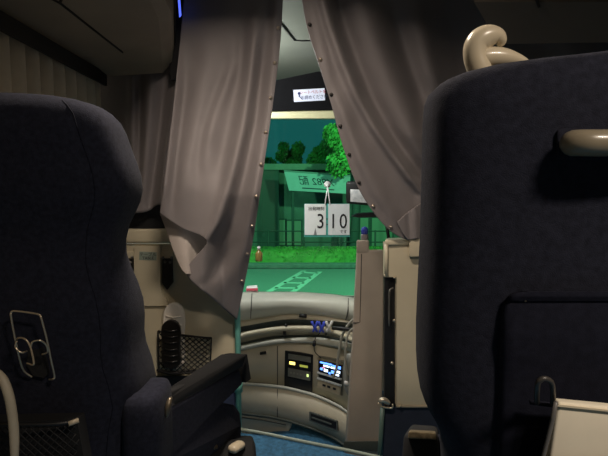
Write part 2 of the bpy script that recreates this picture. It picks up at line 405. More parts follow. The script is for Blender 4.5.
# trees
def tree(c, rx, rz, n, m, lab, seed):
    rn = random.Random(seed); t = thing('tree', lab, 'tree', (c.x, c.y, ZG), 'trees behind the rest house')
    obj('trunk', tube(spline([(c.x, c.y, ZG), (c.x+.1, c.y, lerp(ZG, c.z, .5)), (c.x, c.y, c.z+rz*.4)], 8), [.22, .2, .18, .16, .14, .12, .09, .04], 8), MATS['pillar_dark'], t)
    blobs = [(Vector((c.x+rn.uniform(-.7, .7)*rx, c.y+rn.uniform(-.5, .5)*rx, c.z+rn.uniform(-.7, .7)*rz)), rn.uniform(.3, .5)*min(rx, rz)) for _ in range(14)]
    pts = []
    for _ in range(n):
        b, r = rn.choice(blobs); d = Vector((rn.gauss(0, 1), rn.gauss(0, 1), rn.gauss(0, 1))).normalized(); pts.append(b+d*r*rn.uniform(.6, 1))
    o = obj('foliage', leaves(pts, .09, seed+1), m, t, smooth=False); o['kind'] = 'stuff'
tree(P(354, 142, 17), 1.25, 1.2, 9000, leafd, 'bright green lit tree at the right of the reflection board', 11)
tree(P(330, 155, 25.2), 1.2, .95, 6000, leafd, 'green tree over the eave behind the reflection board', 12)
tree(P(284, 158, 27.5), 1.2, .9, 6000, leafd, 'low rounded tree over the middle of the building', 15)
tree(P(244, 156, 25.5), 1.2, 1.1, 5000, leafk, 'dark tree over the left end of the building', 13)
# street lamps
for i, (l, w, c) in enumerate(STREET):
    t = thing('street_lamp', ['street lamp on the right lighting the tree outside', 'street lamp on the left side of the car park outside'][i], 'lamp', (l[0], l[1]+.0, ZG), 'street lamps of the car park')
    obj('pole', tube([(l[0]+.5, l[1], ZG), (l[0]+.5, l[1], l[2]+.1)], .06, 10), MATS['eave_grey'], t)
    obj('arm', tube([(l[0]+.5, l[1], l[2]+.1), (l[0], l[1], l[2]+.15)], .04, 8), MATS['eave_grey'], t)
    obj('head', box(l[0]-.2, l[0]+.2, l[1]-.1, l[1]+.1, l[2]+.06, l[2]+.16), MATS['eave_grey'], t, bevel=.03)
    ld = bpy.data.lights.new('street_light', 'SPOT'); ld.energy = w; ld.color = c; ld.shadow_soft_size = .15; ld.spot_size = 2.5; ld.spot_blend = .6
    lo = bpy.data.objects.new('street_light', ld); C.objects.link(lo); lo.location = (l[0], l[1], l[2]-.1); lo.rotation_euler = (Vector((-.2, 17, -1.5))-lo.location).to_track_quat('-Z', 'Y').to_euler()

# ------------------------------------------------------------------ dashboard
def yd(x): return 3.15 - .20*((x-285)/60.0)**2 if x > 285 else 3.15 - .10*((x-285)/60.0)**2
def line(pts, off=0, n=34, x0=226, x1=372):
    out = []
    for i in range(n):
        x = lerp(x0, x1, i/(n-1)); k = 0
        pv = [Vector((a, b, 0)) for a, b in pts]
        # smooth y lookup
        j = 0
        while j < len(pv)-2 and x > pv[j+1].x: j += 1
        p = lambda q: pv[max(0, min(len(pv)-1, q))]
        t = (x-p(j).x)/(p(j+1).x-p(j).x); t = max(-.4, min(1.4, t))
        y = cr(p(j-1).y, p(j).y, p(j+1).y, p(j+2).y, t) if 0 <= t <= 1 else lerp(p(j).y, p(j+1).y, t)
        out.append(P(x, y, yd(x)+off))
    return out
db = thing('dashboard', 'curved cream dashboard below the green windscreen', 'dashboard', (0, 3.1, -.5))
padt = [(226, 294), (250, 292.5), (300, 292.5), (335, 295), (372, 301)]
padb = [(226, 324), (240, 321), (288, 314), (320, 315.5), (352, 321), (372, 326)]
def mid(a, b, t): return [(x, lerp(ip(a, x), ip(b, x), t)) for x in range(226, 373, 8)]
prof = [(-.02, .42), (0, .30), (0.0, .17), (.05, .11), (.16, .055), (.32, .018), (.5, 0), (.68, .0), (.85, .012), (.97, .03), (1.0, .06)]
rows = [line(mid(padt, padb, t), o-.02) for t, o in prof]
pad = obj('top_pad', grid(rows), dashm, db, solid=.006)
for xs in (252, 348.5):
    obj('seam', tube([P(xs+(.0 if xs < 300 else 0)+(-1.5*t if xs < 300 else -3*t**3), ip(mid(padt, padb, t), xs), yd(xs)+o-.024) for t, o in prof[3:10]], .004, 6), mat('seam_grey', (.10, .10, .085), .7, noise_amt=.1), pad)
obj('latch', tube([P(299.5, 315.5, yd(300)-.03), P(306.5, 316, yd(306)-.03)], .013, 8), blk, db)
l1 = [(226, 332), (241, 326.5), (286, 319.5), (320, 320.5), (346, 322.5), (372, 327)]
obj('upper_band', grid([line(padb, .02), line(l1, .0)]), dashb, db, solid=.006)
l2 = [(226, 334), (241, 329.5), (286, 322.5), (320, 323), (346, 325.5), (372, 330)]
l2b = [(226, 337), (241, 332), (286, 325.5), (320, 326), (346, 328.5), (372, 333)]
obj('groove', grid([line(l1, .0), line(l2, .05), line(l2b, .05)]), dashg, db, solid=.004)
l3 = [(226, 349), (238, 343), (273, 336), (315, 334.5), (334, 337), (372, 345)]
obj('middle_band', grid([line(l2b, .05), line(mid(l2b, l3, .5), .03), line(l3, .04)]), dashb, db, solid=.006)
l3b = [(x, y+3.0) for x, y in l3]
obj('groove', grid([line(l3, .04), line(l3b, .04)]), dashg, db, solid=.004)
l4 = [(226, 356), (238, 351), (262, 346), (286, 342.5), (315, 343.5), (346, 350), (372, 359)]
obj('lower_band', grid([line(l3b, .02), line(mid(l3b, l4, .3), -.01), line(mid(l3b, l4, .8), -.01), line(l4, .01)]), dashm, db, solid=.006)
l5 = [(226, 381), (245, 382.5), (283, 386), (312, 393), (330, 400.5), (346, 410), (372, 430)]
face = obj('face_panel', grid([line(l4, .02), line(l5, .02)]), dashb, db, solid=.006)
obj('seam', tube([P(277.5, 346, yd(277)+.016), P(277.5, 385, yd(277)+.016)], .0035, 6), MATS['seam_grey'], face)
obj('knob', tube([P(260, 353.5, yd(260)+.01), P(266, 352.5, yd(266)+.01)], .010, 8), blk, face)
l5b = [(x, y+2.6) for x, y in l5]
obj('ledge', grid([line(l5, .03), line(l5, -.035), line(l5b, -.04), line(l5b, .0)]), dashm, db, solid=.005)
l6 = [(226, 409), (240, 412.5), (265, 415.5), (283, 419), (305, 425.5), (325, 433), (342, 443), (372, 462)]
low = obj('lower_panel', grid([line(l5b, -.03), line(mid(l5b, l6, .5), -.05), line(l6, -.06)]), dashb, db, solid=.006)
obj('seam', tube([P(277.5, 389, yd(277)-.034), P(277.5, 417, yd(277)-.063)], .0035, 6), MATS['seam_grey'], low)
obj('edge_strip', tube([p for p in line([(x, y+.8) for x, y in l6], -.065)], .009, 8), dashg, low)
l6b = [(x, y+2.2) for x, y in l6]; l7 = [(226, 428), (262, 432), (300, 436), (330, 441), (372, 462)]
obj('kick_band', grid([line(l6b, -.055, x1=292), line(mid(l6b, l7, .3), -.03, x1=291), line([(x, y+2) for x, y in l7], -.03, x1=286), line([(x, y+12) for x, y in l7], -.03, x1=284)]), dashb, db, solid=.006)
obj('seam', tube([P(242, 417.5, yd(242)-.055), P(262, 420, yd(262)-.055), P(286, 425, yd(286)-.055)], .0035, 6), MATS['seam_grey'] , db)
obj('seam', tube([P(264, 419, yd(264)-.02), P(264, 428, yd(264)+.0)], .0035, 6), MATS['seam_grey'], db)
# slot in lower panel
qv = Quad([(309.5, 411.5, yd(309)-.062), (337.5, 421, yd(337)-.062), (338, 431, yd(338)-.068), (309.5, 420.5, yd(309)-.068)])
sl = obj('vent_slot', qv.box(0, 1, 0, 1, -.01, .004), mat('slot_grey', (.10, .11, .10), .5, noise_amt=.1), low, smooth=False)
obj('opening', qv.box(.06, .96, .12, .85, .0, .0055), blk, sl, smooth=False)
obj('louvre', qv.box(.1, .8, .42, .58, .005, .009), MATS['slot_grey'], sl, smooth=False)
# two equipment bays
off = .004
q1 = Quad([(285.5, 351, yd(286)+off), (312.5, 355, yd(312)+off), (311.5, 391.5, yd(311)+off), (284.8, 385.5, yd(285)+off)])
ry = thing('radio_rack', 'black equipment bay with a yellow lit display in the dashboard', 'radio', tuple(q1.p(.5, 1, -.03)), 'equipment bays in the dashboard')
obj('case', q1.box(-.02, 1.02, 0, 1.02, -.04, 0), blk, ry, smooth=False)
gun = mat('equipment_grey', (.17, .17, .14), .4, noise_amt=.1)
for v0, v1 in ((.06, .20), (.24, .42), (.46, .70)):
    obj('unit_face', q1.box(.12, .95, v0, v1, 0, .010), gun if v0 != .24 else blk, ry, smooth=False)
obj('display', q1.box(.17, .38, .26, .34, .010, .012), mat('yellow_display', (.5, .4, .05), .4, emit=(1, .75, .18), estr=2.2, noise_amt=.02), ry, smooth=False)
obj('display', q1.box(.55, .85, .30, .36, .010, .012), mat('olive_display', (.2, .2, .03), .4, emit=(.55, .6, .1), estr=.5, noise_amt=.02), ry, smooth=False)
obj('lamp', q1.box(.82, .89, .53, .60, .010, .013), mat('green_led', (.3, .4, .1), .4, emit=(.7, .9, .3), estr=1.2, noise_amt=.02), ry, smooth=False)
obj('tape_tray', q1.box(.12, .95, .74, .96, 0, .003), blk, ry, smooth=False)
for k in range(4):
    obj('button', q1.box(.20+.12*k, .27+.12*k, .55, .60, .010, .013), mat('button_grey', (.25, .24, .2), .4, noise_amt=.05), ry, smooth=False)
q2 = Quad([(319, 356, yd(319)+off), (343, 361, yd(343)+off), (341.5, 395.5, yd(341)+off), (317.6, 387, yd(318)+off)])
av = thing('audio_player', 'chrome audio player with a glowing blue display in the dashboard', 'audio player', tuple(q2.p(.5, 1, -.03)), 'equipment bays in the dashboard')
obj('case', q2.box(-.02, 1.02, 0, 1, -.04, 0), gun, av, smooth=False)
obj('chrome_strip', q2.box(0, 1, .06, .10, 0, .012), chrome, av, smooth=False)
silver = mat('silver_strip', (.78, .78, .76), .35, metal=.25, noise_amt=.03)
scr = obj('display', q2.box(.05, .98, .13, .48, 0, .010), mat('display_black', (.01, .012, .03), .25, noise_amt=.05), av, smooth=False)
bl = mat('blue_display', (.05, .1, .5), .3, emit=(.10, .28, 1), estr=2.6, noise_amt=.02); wl = mat('white_display', (.5, .6, .8), .3, emit=(.7, .85, 1), estr=2.4, noise_amt=.02); pk = mat('pink_display', (.5, .2, .3), .3, emit=(1, .3, .45), estr=1.0, noise_amt=.02)
for (u0, u1, v0, v1, m) in [(.10, .60, .14, .19, bl), (.62, .96, .16, .24, bl), (.25, .50, .22, .27, wl), (.55, .78, .22, .27, wl), (.28, .44, .34, .42, wl), (.58, .72, .33, .42, bl), (.76, .94, .30, .36, wl), (.12, .22, .33, .40, bl), (.20, .32, .30, .33, pk), (.76, .90, .40, .45, wl), (.48, .56, .40, .46, bl)]:
    obj('display_segment', q2.box(u0, u1, v0, v1, .010, .0115), m, scr, smooth=False)
obj('chrome_strip', q2.box(0, 1, .50, .54, 0, .014), silver, av, smooth=False)
obj('card_slot', q2.box(.06, .96, .57, .66, 0, .008), blk, av, smooth=False)
obj('chrome_strip', q2.box(0, 1, .68, .72, 0, .014), silver, av, smooth=False)
obj('lower_face', q2.box(.02, .98, .75, .98, 0, .009), mat('bronze_face', (.50, .41, .28), .4, metal=.2, noise_amt=.08), av, smooth=False)
for u in (.25, .45, .68): obj('button', q2.box(u, u+.12, .82, .88, .009, .013), blk, av, smooth=False)
# hand rail across the dash
hr = thing('hand_rail', 'thin cream hand rail curving across the dashboard', 'hand rail', tuple(P(285, 332, 3.05)))
rp = spline([P(x, y, yd(x)-.045) for x, y in ((232, 339.5), (242, 335.5), (256, 332.2), (275, 329.4), (295, 328.2), (315, 328.6), (332, 331.2), (346, 336.5), (358, 343))], 40)
obj('bar', tube(rp, .016, 10), cream2, hr)
for x, y in ((286, 327.5), (284.5, 334.5), (326, 333)):
    obj('bracket', tube([P(x, y-2.5, yd(x)-.05), P(x, y+1.0, yd(x)+.02)], .010, 8), blk, hr)
# clips hanging on the rail
def clip(x, y, m, lab, tilt):
    t = thing('clip', lab, 'clip', tuple(P(x, y+5, yd(x)-.07)), 'clips on the dashboard hand rail')
    Y = yd(x)-.075
    for s in (-1, 1):
        obj('jaw', tube(spline([P(x+s*3.2+tilt, y-6, Y), P(x+s*.8+tilt*.4, y-.5, Y-.008), P(x-s*2.2, y+5, Y)], 8), [.007, .010, .009, .008, .008, .008, .007, .004], 8), m, t)
    obj('spring', lathe([(.001, -.012), (.011, -.012), (.011, .012), (.001, .012)], P(x+tilt*.4, y-.3, Y), 12, 'Y'), m, t)
blue = mat('blue_plastic', (.06, .10, .65), .4, noise_amt=.05)
clip(315, 327, blue, 'blue plastic clip at the left end of the rail clips', -.3)
clip(321.5, 327.5, blue, 'blue plastic clip beside the white one on the rail', .3)
clip(328.5, 327, mat('white_plastic', (.8, .8, .78), .4, noise_amt=.03), 'white plastic clip on the dashboard hand rail', .8)
# small dangling mic plug
tag(obj('microphone_plug', join(tube(spline([P(320, 333, yd(320)-.03), P(316, 337, yd(316)-.04), P(314.3, 342, yd(314)-.04)], 8), .003, 6), tube([P(314.3, 341, yd(314)-.04), P(314, 346, yd(314)-.04)], .011, 8), tube(spline([P(314, 346, yd(314)-.04), P(315, 352, yd(314)-.04), P(321, 358, yd(321)-.03)], 8), .003, 6)), blk), 'small black plug dangling on a cord below the hand rail', 'plug')
# cords by the post
cordm = mat('grey_cord', (.36, .35, .30), .5, noise_amt=.05)
tag(obj('cord', tube(spline([P(364, 300, 2.78), P(356, 316, 2.78), P(348, 325, 2.78), P(342, 336, 2.78), P(339, 352, 2.78), P(336.5, 368, 2.79), P(333, 378, 2.8)], 40), .008, 8), cordm), 'long grey cord hanging in front of the blue audio display', 'cord', 'cords beside the post')
tag(obj('cord', tube(spline([P(358, 326, 2.64), P(350, 331, 2.64), P(346.5, 341, 2.64), P(345.5, 356, 2.64), P(347, 372, 2.64), P(353, 378, 2.64)], 30), .006, 8), cordm), 'short grey cord looping beside the taupe post', 'cord', 'cords beside the post')
tag(obj('cord', tube(spline([P(360, 330, 2.72), P(350, 329.5, 2.72), P(340, 328.5, 2.74), P(333, 328, 2.78)], 12), .012, 8), blk), 'black cord reaching from the post to the hand rail', 'cord')
# small handset / switch cluster by post
hs = thing('handset', 'pale handset hanging beside the post under the cords', 'handset', tuple(P(349, 392, 2.72)))
obj('body', tube(spline([P(351, 352, 2.72), P(348.5, 368, 2.72), P(349, 384, 2.72), P(352, 396, 2.72)], 14), capsule_r(14, .030, .25), 12), mat('handset_grey', (.34, .34, .31), .4, noise_amt=.05), hs)
obj('earpiece', sph(P(346.5, 383, 2.70), .016, 12), mat('white_plastic', (1, 1, 1)), hs)
# folded paper with red stripe and small bottle on the dash
cl = thing('folded_wrapper', 'small white and red wrapper on the left of the dashboard', 'wrapper', tuple(P(252, 291, 3.3)))
obj('paper', hexa([P(247, 287, 3.3), P(257, 286, 3.3), P(258, 292, 3.26), P(246, 292, 3.26)], [P(247, 286, 3.4), P(257, 285, 3.4), P(258, 288, 3.4), P(246, 288, 3.4)]), white, cl, smooth=False)
obj('stripe', hexa([P(246.6, 289, 3.275), P(257.6, 288.5, 3.275), P(257.8, 290.5, 3.258), P(246.2, 290.5, 3.258)], [P(246.6, 288, 3.3), P(257.6, 287.5, 3.3), P(257.8, 288, 3.3), P(246.2, 288, 3.3)]), mat('red_paper', (.5, .05, .08), .6, noise_amt=.05), cl, smooth=False)
bt = thing('small_bottle', 'small amber bottle with a white cap by the left curtain edge', 'bottle', tuple(P(259, 262, 3.5)))
b0 = P(259, 261, 3.5)
obj('glass', lathe([(.002, 0), (.024, 0), (.026, .01), (.026, .055), (.018, .07), (.010, .078), (.010, .085)], b0, 16), mat('amber', (.30, .20, .06), .2, noise_amt=.1), bt)
obj('cap', lathe([(.002, .084), (.012, .084), (.012, .106), (.002, .108)], b0, 14), mat('white_plastic', (1, 1, 1)), bt)
obj('holder', tube([b0+Vector((0, .0, .03)), Vector((b0.x, wy(b0.z), b0.z+.03))], .006, 6), blk, bt)

# ------------------------------------------------------------------ departure time board
Yb = 3.55
bo = thing('time_board', 'white departure time board reading 3:10 hanging in the windscreen', 'sign', tuple(P(327, 236, Yb)))
q = Quad([(304.6, 204, Yb), (349.5, 204, Yb), (349.5, 236, Yb), (304.6, 236, Yb)])
obj('backing', q.box(-.01, 1.01, -.01, 1.03, -.006, 0), mat('teal_backing', (.08, .42, .36), .4, noise_amt=.05), bo, smooth=False)
ca = obj('card', q.box(0.0, .475, 0, .965, 0, .003), white, bo, smooth=False)
cb = obj('card', q.box(.525, 1.0, 0, .965, 0, .003), mat('card_cool', (.88, .91, .92), .6, noise_amt=.02), bo, smooth=False)
r_, u_ = q.c[1]-q.c[0], q.c[0]-q.c[3]
obj('digit', text('3', .155, .001, (q.p(.355, .56, .0042), r_, u_), .80), ink, ca, smooth=False)
obj('digit', text('1', .155, .001, (q.p(.635, .56, .0042), r_, u_), .80), ink, cb, smooth=False)
obj('digit', text('0', .155, .001, (q.p(.86, .56, .0042), r_, u_), .80), ink, cb, smooth=False)
obj('caption', text('出発時刻', .030, .0006, (q.p(.26, .15, .0042), r_, u_)), ink, ca, smooth=False)
obj('caption', text('です', .028, .0006, (q.p(.86, .87, .0042), r_, u_)), ink, cb, smooth=False)
for v in (.47, .64): obj('colon_dot', q.box(.487, .513, v-.02, v+.02, 0, .002), ink, bo, smooth=False)
obj('clip_mark', prism([q.p(.20, .965, .0032), q.p(.27, .965, .0032), q.p(.24, .74, .0032)], q.n*.001), mat('mark_grey', (.3, .3, .3), .6, noise_amt=.1), ca, smooth=False)
sc = P(327.5, 184.5, 3.6)
cup = obj('suction_cup', lathe([(.002, -.01), (.020, -.006), (.026, .01), (.024, .022), (.003, .026)], sc, 16, 'Y'), mat('white_plastic', (1, 1, 1)), bo)
obj('suction_nub', sph(sc+Vector((0, -.014, -.01)), .014), MATS['white_plastic'], bo)
for x in (325, 330):
    obj('string', tube([sc+Vector((0, -.018, -.015)), P(x, 205, Yb-.006)], .0045, 6), white, bo)
# rear view mirror and arm
mi = thing('mirror', 'black framed mirror beside the right curtain edge', 'mirror', tuple(P(356, 205, 3.3)))
qm = Quad([(345.5, 181, 3.3), (372, 181, 3.25), (373, 206, 3.25), (345.5, 203.5, 3.3)])
obj('frame', qm.box(0, 1, 0, 1, -.05, 0), blk, mi, bevel=.02)
obj('glass', qm.box(.18, .9, .36, .90, -.002, .002), mat('mirror_reflection', (.80, .84, .88), .35, metal=.3, noise_amt=.25, nscale=30), mi, bevel=.004)  # bright reflection put into a pale, barely metallic base colour
obj('stalk', tube(spline([P(366, 190, 3.33), P(380, 170, 3.4), P(395, 140, 3.5), P(400, 116, 3.55)], 12), .014, 8), blk, mi)
vb = thing('wiper_motor_bar', 'flat black bar just below the mirror at the windscreen', 'bar', tuple(P(372, 217, 3.45)))
obj('blade', prism([P(352, 216.5, 3.45), P(358, 213.5, 3.45), P(392, 211.5, 3.45), P(392, 217, 3.45), P(358, 217.5, 3.45)], (0, .08, 0)), blk, vb, smooth=False)
obj('stem', tube([P(385, 214, 3.49), P(392, 260, 3.49)], .012, 8), blk, vb)

# ------------------------------------------------------------------ post and partition on the right
po = thing('post', 'tall taupe plastic post box right of the dashboard', 'post', tuple(P(367, 448, 2.4)))
a = [P(356.5, 249.5, 2.34), P(384.5, 249.5, 2.30), P(382, 452, 2.28), P(344, 448, 2.34)]
b = [P(358, 249.5, 2.62), P(384.5, 249.5, 2.62), P(382, 450, 2.62), P(350, 446, 2.62)]
for p_ in (a[2], a[3], b[2], b[3]): p_.z = -.5
a[2] = Vector((P(382, 440, 2.28).x, 2.28, -.5)); a[3] = Vector((P(345, 440, 2.34).x, 2.34, -.5)); b[2] = Vector((a[2].x, 2.62, -.5)); b[3] = Vector((a[3].x+.02, 2.62, -.5))
obj('body', hexa(a, b), pillm, po, bevel=.012)
obj('raised_cap', hexa([P(356.5, 240, 2.335), P(369, 240, 2.32), P(369, 253, 2.32), P(356.5, 253, 2.335)], [P(357, 240, 2.5), P(369, 240, 2.5), P(369, 253, 2.5), P(357, 253, 2.5)]), pillm, po, bevel=.008)
obj('seam', tube([P(361.5, 254, 2.330), P(360.0, 322, 2.330), P(359, 322.5, 2.331), P(352.5, 323, 2.335)], .0025, 5), mat('seam_brown', (.06, .05, .04), .7, noise_amt=.1), po)
obj('base', hexa([P(344, 441, 2.33), P(383, 441, 2.27), P(382, 452, 2.27), P(343, 449, 2.33)], [P(344, 441, 2.6), P(383, 441, 2.6), P(382, 452, 2.6), P(343, 449, 2.6)]), dashg, po, bevel=.005)
lc = thing('blue_capped_bottle', 'small grey bottle with a blue cap on top of the post', 'bottle', tuple(P(364.5, 239.5, 2.42)))
c0 = P(364.5, 239.6, 2.42)
obj('body', lathe([(.002, 0), (.018, 0), (.019, .004), (.019, .024), (.017, .028), (.002, .029)], c0, 18), mat('bottle_grey', (.22, .20, .22), .35, noise_amt=.05), lc)
obj('cap', lathe([(.002, .028), (.0175, .028), (.0178, .052), (.014, .062), (.002, .066)], c0, 18), mat('blue_clear', (.05, .08, .50), .15, noise_amt=.05), lc)

pr = thing('partition_panel', 'cream partition panel between the post and the right seat', 'partition', tuple(P(405, 406, 1.95)))
Yr = 1.98
obj('panel', join(hexa([P(386, 243, Yr), P(690, 243, Yr), P(690, 406, Yr), P(396, 406, Yr)], [P(386, 243, Yr+.06), P(690, 243, Yr+.06), P(690, 406, Yr+.06), P(396, 406, Yr+.06)])) if False else pxprism([(385.5, 243), (690, 243), (690, 406.5), (396.5, 406.5), (396.5, 277), (385.5, 277)], Yr, .06), cream, pr, smooth=False)
obj('top_lip', hexa([P(384.5, 240, Yr-.012), P(414, 239, Yr-.012), P(414, 245, Yr-.012), P(384.5, 246, Yr-.012)], [P(386, 238, Yr+.07), P(414, 237, Yr+.07), P(414, 243, Yr+.07), P(386, 244, Yr+.07)]), cream2, pr, bevel=.008)
obj('shoulder', hexa([P(409, 236, Yr-.03), P(690, 235, Yr-.03), P(690, 257, Yr-.03), P(409, 257, Yr-.03)], [P(409, 235, Yr+.06), P(690, 234, Yr+.06), P(690, 256, Yr+.06), P(409, 256, Yr+.06)]), cream, pr, bevel=.005)
obj('slot', pxprism([(384.5, 276), (397, 277), (397, 407), (384.5, 407)], Yr+.035, .03), blk, pr, smooth=False)
obj('edge_rod', tube([P(386.3, 243, Yr-.004), P(386.3, 277, Yr-.004)], .008, 8), cream2, pr)
sil = chrome
obj('latch_bar', tube(spline([P(393, 288, Yr+.02), P(389.5, 291, Yr+.015), P(389.0, 305, Yr+.015), P(389, 326, Yr+.015)], 12), .004, 6), mat('dull_steel', (.25, .24, .22), .4, metal=.8, noise_amt=.1), pr)
for x, y in ((385, 275.5), (394.5, 277.5), (394, 320.5), (392, 363)):
    obj('rivet', sph(P(x, y, Yr+.004 if y > 300 else Yr-.004), .006, 10), chrome, pr)
obj('lever', tube(spline([P(378.5, 402, Yr-.01), P(384, 400, Yr-.012), P(390, 404.5, Yr-.01)], 10), capsule_r(10, .012, .4), 10), mat('steel_worn', (.62, .55, .44), .3, metal=.7, noise_amt=.1), pr)
obj('bottom_bracket', tube(spline([P(378, 403, Yr-.012), P(383, 407, Yr-.012), P(392, 408, Yr-.012), P(392.5, 404, Yr-.012)], 10), .004, 6), chrome, pr)
obj('foot_rail', tube([P(396, 406.5, Yr-.004), P(690, 407.5, Yr-.004)], .005, 6), mat('steel_worn', (1, 1, 1)), pr)
obj('screw', sph(P(400.5, 406, Yr-.01), .006, 10), chrome, pr)
navyp = mat('navy_board', (.022, .026, .045), .7, noise_amt=.15, nscale=30)
obj('lower_board', hexa([P(383, 407.5, Yr+.0), P(690, 407.5, Yr), P(690, 470, Yr), P(383, 470, Yr)], [P(383, 407.5, Yr+.05), P(690, 407.5, Yr+.05), P(690, 470, Yr+.05), P(383, 470, Yr+.05)]), navyp, pr, smooth=False)
obj('edge_tube', tube([P(382.5, 408, Yr-.005), P(379, 470, Yr-.005)], .010, 8), mat('teal_grey', (.09, .15, .13), .4, noise_amt=.05), pr)

# ------------------------------------------------------------------ partition on the left
pl = thing('partition_panel', 'cream partition panel with latches in front of the left seat', 'partition', (P(180, 380, YP).x, YP, 0))
obj('board', hexa([P(80, 244, YP), P(236, 244, YP), P(238, 378, YP), P(80, 378, YP)], [P(80, 244, YP+.05), P(236, 244, YP+.05), P(238, 378, YP+.05), P(80, 378, YP+.05)]), cream, pl, smooth=False)
obj('cap', hexa([P(80, 229, YP-.012), P(236, 229, YP-.012), P(236, 243, YP-.02), P(80, 243, YP-.02)], [P(80, 228, YP+.07), P(236, 228, YP+.07), P(236, 243, YP+.07), P(80, 243, YP+.07)]), cream, pl, bevel=.010)
obj('recess_shade', box(XL+.03, P(236, 229, YP).x, YP+.0, YP+.08, P(200, 228, YP+.03).z, P(200, 190, YP).z), blkv, pl, smooth=False)  # black box standing for the unlit gap between curtain and partition
obj('fold_table', pxprism([(134, 246), (160.5, 246), (160.5, 287), (163, 296), (168, 300), (168, 306), (126, 306), (126, 300), (131.5, 296), (134, 287)], YP-.012, .014), cream, pl, smooth=False)
obj('label', pxprism([(139.3, 251.5), (156.5, 252.3), (156.3, 260.5), (139.1, 260)], YP-.014, .004), mat('label_green', (.30, .36, .30), .5, noise_amt=.04), pl, smooth=False)
obj('label_lettering', join(text('テーブル', .019, .0004, (P(148, 254.6, YP-.0148), (1, 0, 0), (0, 0, 1))), text('TABLE', .018, .0004, (P(148, 258.2, YP-.0148), (1, 0, 0), (0, 0, 1)))), ink, pl, smooth=False)
for cx in (127.5, 167):
    lt = obj('latch', pxprism([(cx-4.5, 259), (cx+4.5, 259), (cx+5.2, 283), (cx, 290), (cx-5.2, 283)], YP-.022, .03), blk, pl, smooth=False)
    obj('latch_plate', pxprism([(cx-6.2, 252), (cx+6, 252), (cx+6, 258), (cx-6.2, 258)], YP-.010, .012), cream2, lt, smooth=False)
    for dx, dy in ((-4, 257.5), (4.5, 257.5), (-2, 262), (3, 262.5)):
        obj('rivet', sph(P(cx+dx, dy, YP-.024), .0065, 8), MATS['dull_steel'], lt)
obj('bottom_rail', hexa([P(80, 376, YP-.03), P(238, 376, YP-.03), P(238, 385, YP-.03), P(80, 385, YP-.03)], [P(80, 375, YP+.05), P(238, 375, YP+.05), P(238, 385, YP+.05), P(80, 385, YP+.05)]), blk, pl, smooth=False)
obj('foot_board', hexa([P(80, 385, YP), P(238, 385, YP), P(238, 418, YP), P(80, 418, YP)], [P(80, 385, YP+.04), P(238, 385, YP+.04), P(238, 418, YP+.04), P(80, 418, YP+.04)]), mat('blue_board', (.03, .045, .10), .8, noise_amt=.15, nscale=40), pl, smooth=False)
# net pocket
netm = mat('net_cord', (.010, .009, .009), .7, noise_amt=.1)
def net(corners, nx, parent, rad=.0022, bulge=.03):
    """diagonal mesh in a patch TL TR BR BL, bulging to the viewer"""
    a, b, c, d = corners
    def q(u, v):
        p = lerp(lerp(a, b, u), lerp(d, c, u), v); return p + Vector((0, -bulge*math.sin(math.pi*u)**.5*(.35+.65*v), 0))
    vfs = []; ny = max(2, int(nx*.8))
    for k in range(-ny, nx+1):
        for s in (1, -1):
            pts = []
            for i in range(13):
                v = i/12; u = (k + (v if s > 0 else 1-v)*ny)/nx
                if 0 <= u <= 1: pts.append(q(u, v))
            if len(pts) > 1: vfs.append(tube(pts, rad, 5))
    n = obj('net', join(*vfs), netm, parent)
    obj('hem', tube([q(i/16, 0) for i in range(17)], rad*2.0, 6), netm, parent)
    obj('border', tube([q(0, i/8) for i in range(9)]+[q(i/16, 1) for i in range(17)]+[q(1, 1-i/8) for i in range(9)], rad*1.6, 6), netm, parent)
    return n
Yn = YP-.03
np_ = thing('net_pocket', 'black net pocket on the cream partition holding slippers', 'net pocket', tuple(P(183, 372, Yn)))
net([P(158, 331, Yn), P(211.5, 338, Yn), P(210, 369, Yn), P(159, 371, Yn)], 9, np_, .0024, .035)
obj('pocket_bottom', tube([P(157, 370, Yn-.02), P(170, 373, Yn-.03), P(212, 370, Yn-.02)], .008, 6), netm, np_)
# slippers
def slipper(name, top, bot, Y, w, m, mi_, lab, thick=.02):
    t = thing(name, lab, 'slipper', tuple(P(*bot, Y)), 'slippers in the partition net pocket')
    T, B = P(*top, Y), P(*bot, Y); ax = (B-T); L = ax.length; ax.normalize(); rt = Vector((1, 0, 0)); rt = (rt-ax*rt.dot(ax)).normalized()
    wp = [(0, .0), (.02, .38), (.06, .68), (.14, .92), (.28, 1.0), (.45, .90), (.6, .88), (.78, 1.0), (.9, .86), (.97, .5), (1, .0)]
    ol = [(T+ax*L*s+rt*w*k) for s, k in wp] + [(T+ax*L*s-rt*w*k) for s, k in reversed(wp[1:-1])]
    obj('sole', prism(ol, (0, thick, 0)), m, t, smooth=False, bevel=.004)
    rows = []
    for s in [.34, .42, .52, .64, .76, .88, .965]:
        k = ip(wp, s); h = .035*min(1, (1-s)*3.5+.25)
        rows.append([T+ax*L*s + rt*w*k*.95*math.cos(math.pi*i/10) + Vector((0, thick+h*.5*math.sin(math.pi*i/10), 0)) for i in range(11)])
    obj('vamp', grid(rows), mi_, t, solid=.003)
    for s in (.2, .32, .44, .58, .7, .82):
        k = ip(wp, s)*.72*w; c = T+ax*L*s
        obj('tread_bar', tube([c-rt*k+Vector((0, -.001, 0)), c+ax*.006+Vector((0, -.002, 0)), c+rt*k+Vector((0, -.001, 0))], .004, 6), mi_, t)
    return t
slipper('slipper', (173.5, 302.5), (174.5, 371), Yn-.008, .050, mat('slipper_white', (.85, .79, .70), .6, noise_amt=.04), mat('slipper_white', (1, 1, 1)), 'pale cream slipper standing sole up at the back of the net pocket')
slipper('slipper', (170.5, 320), (171, 370), Yn-.05, .044, mat('slipper_black', (.010, .009, .008), .3, noise_amt=.2), mat('slipper_black', (1, 1, 1)), 'glossy black slipper in front of the pale one in the net pocket')

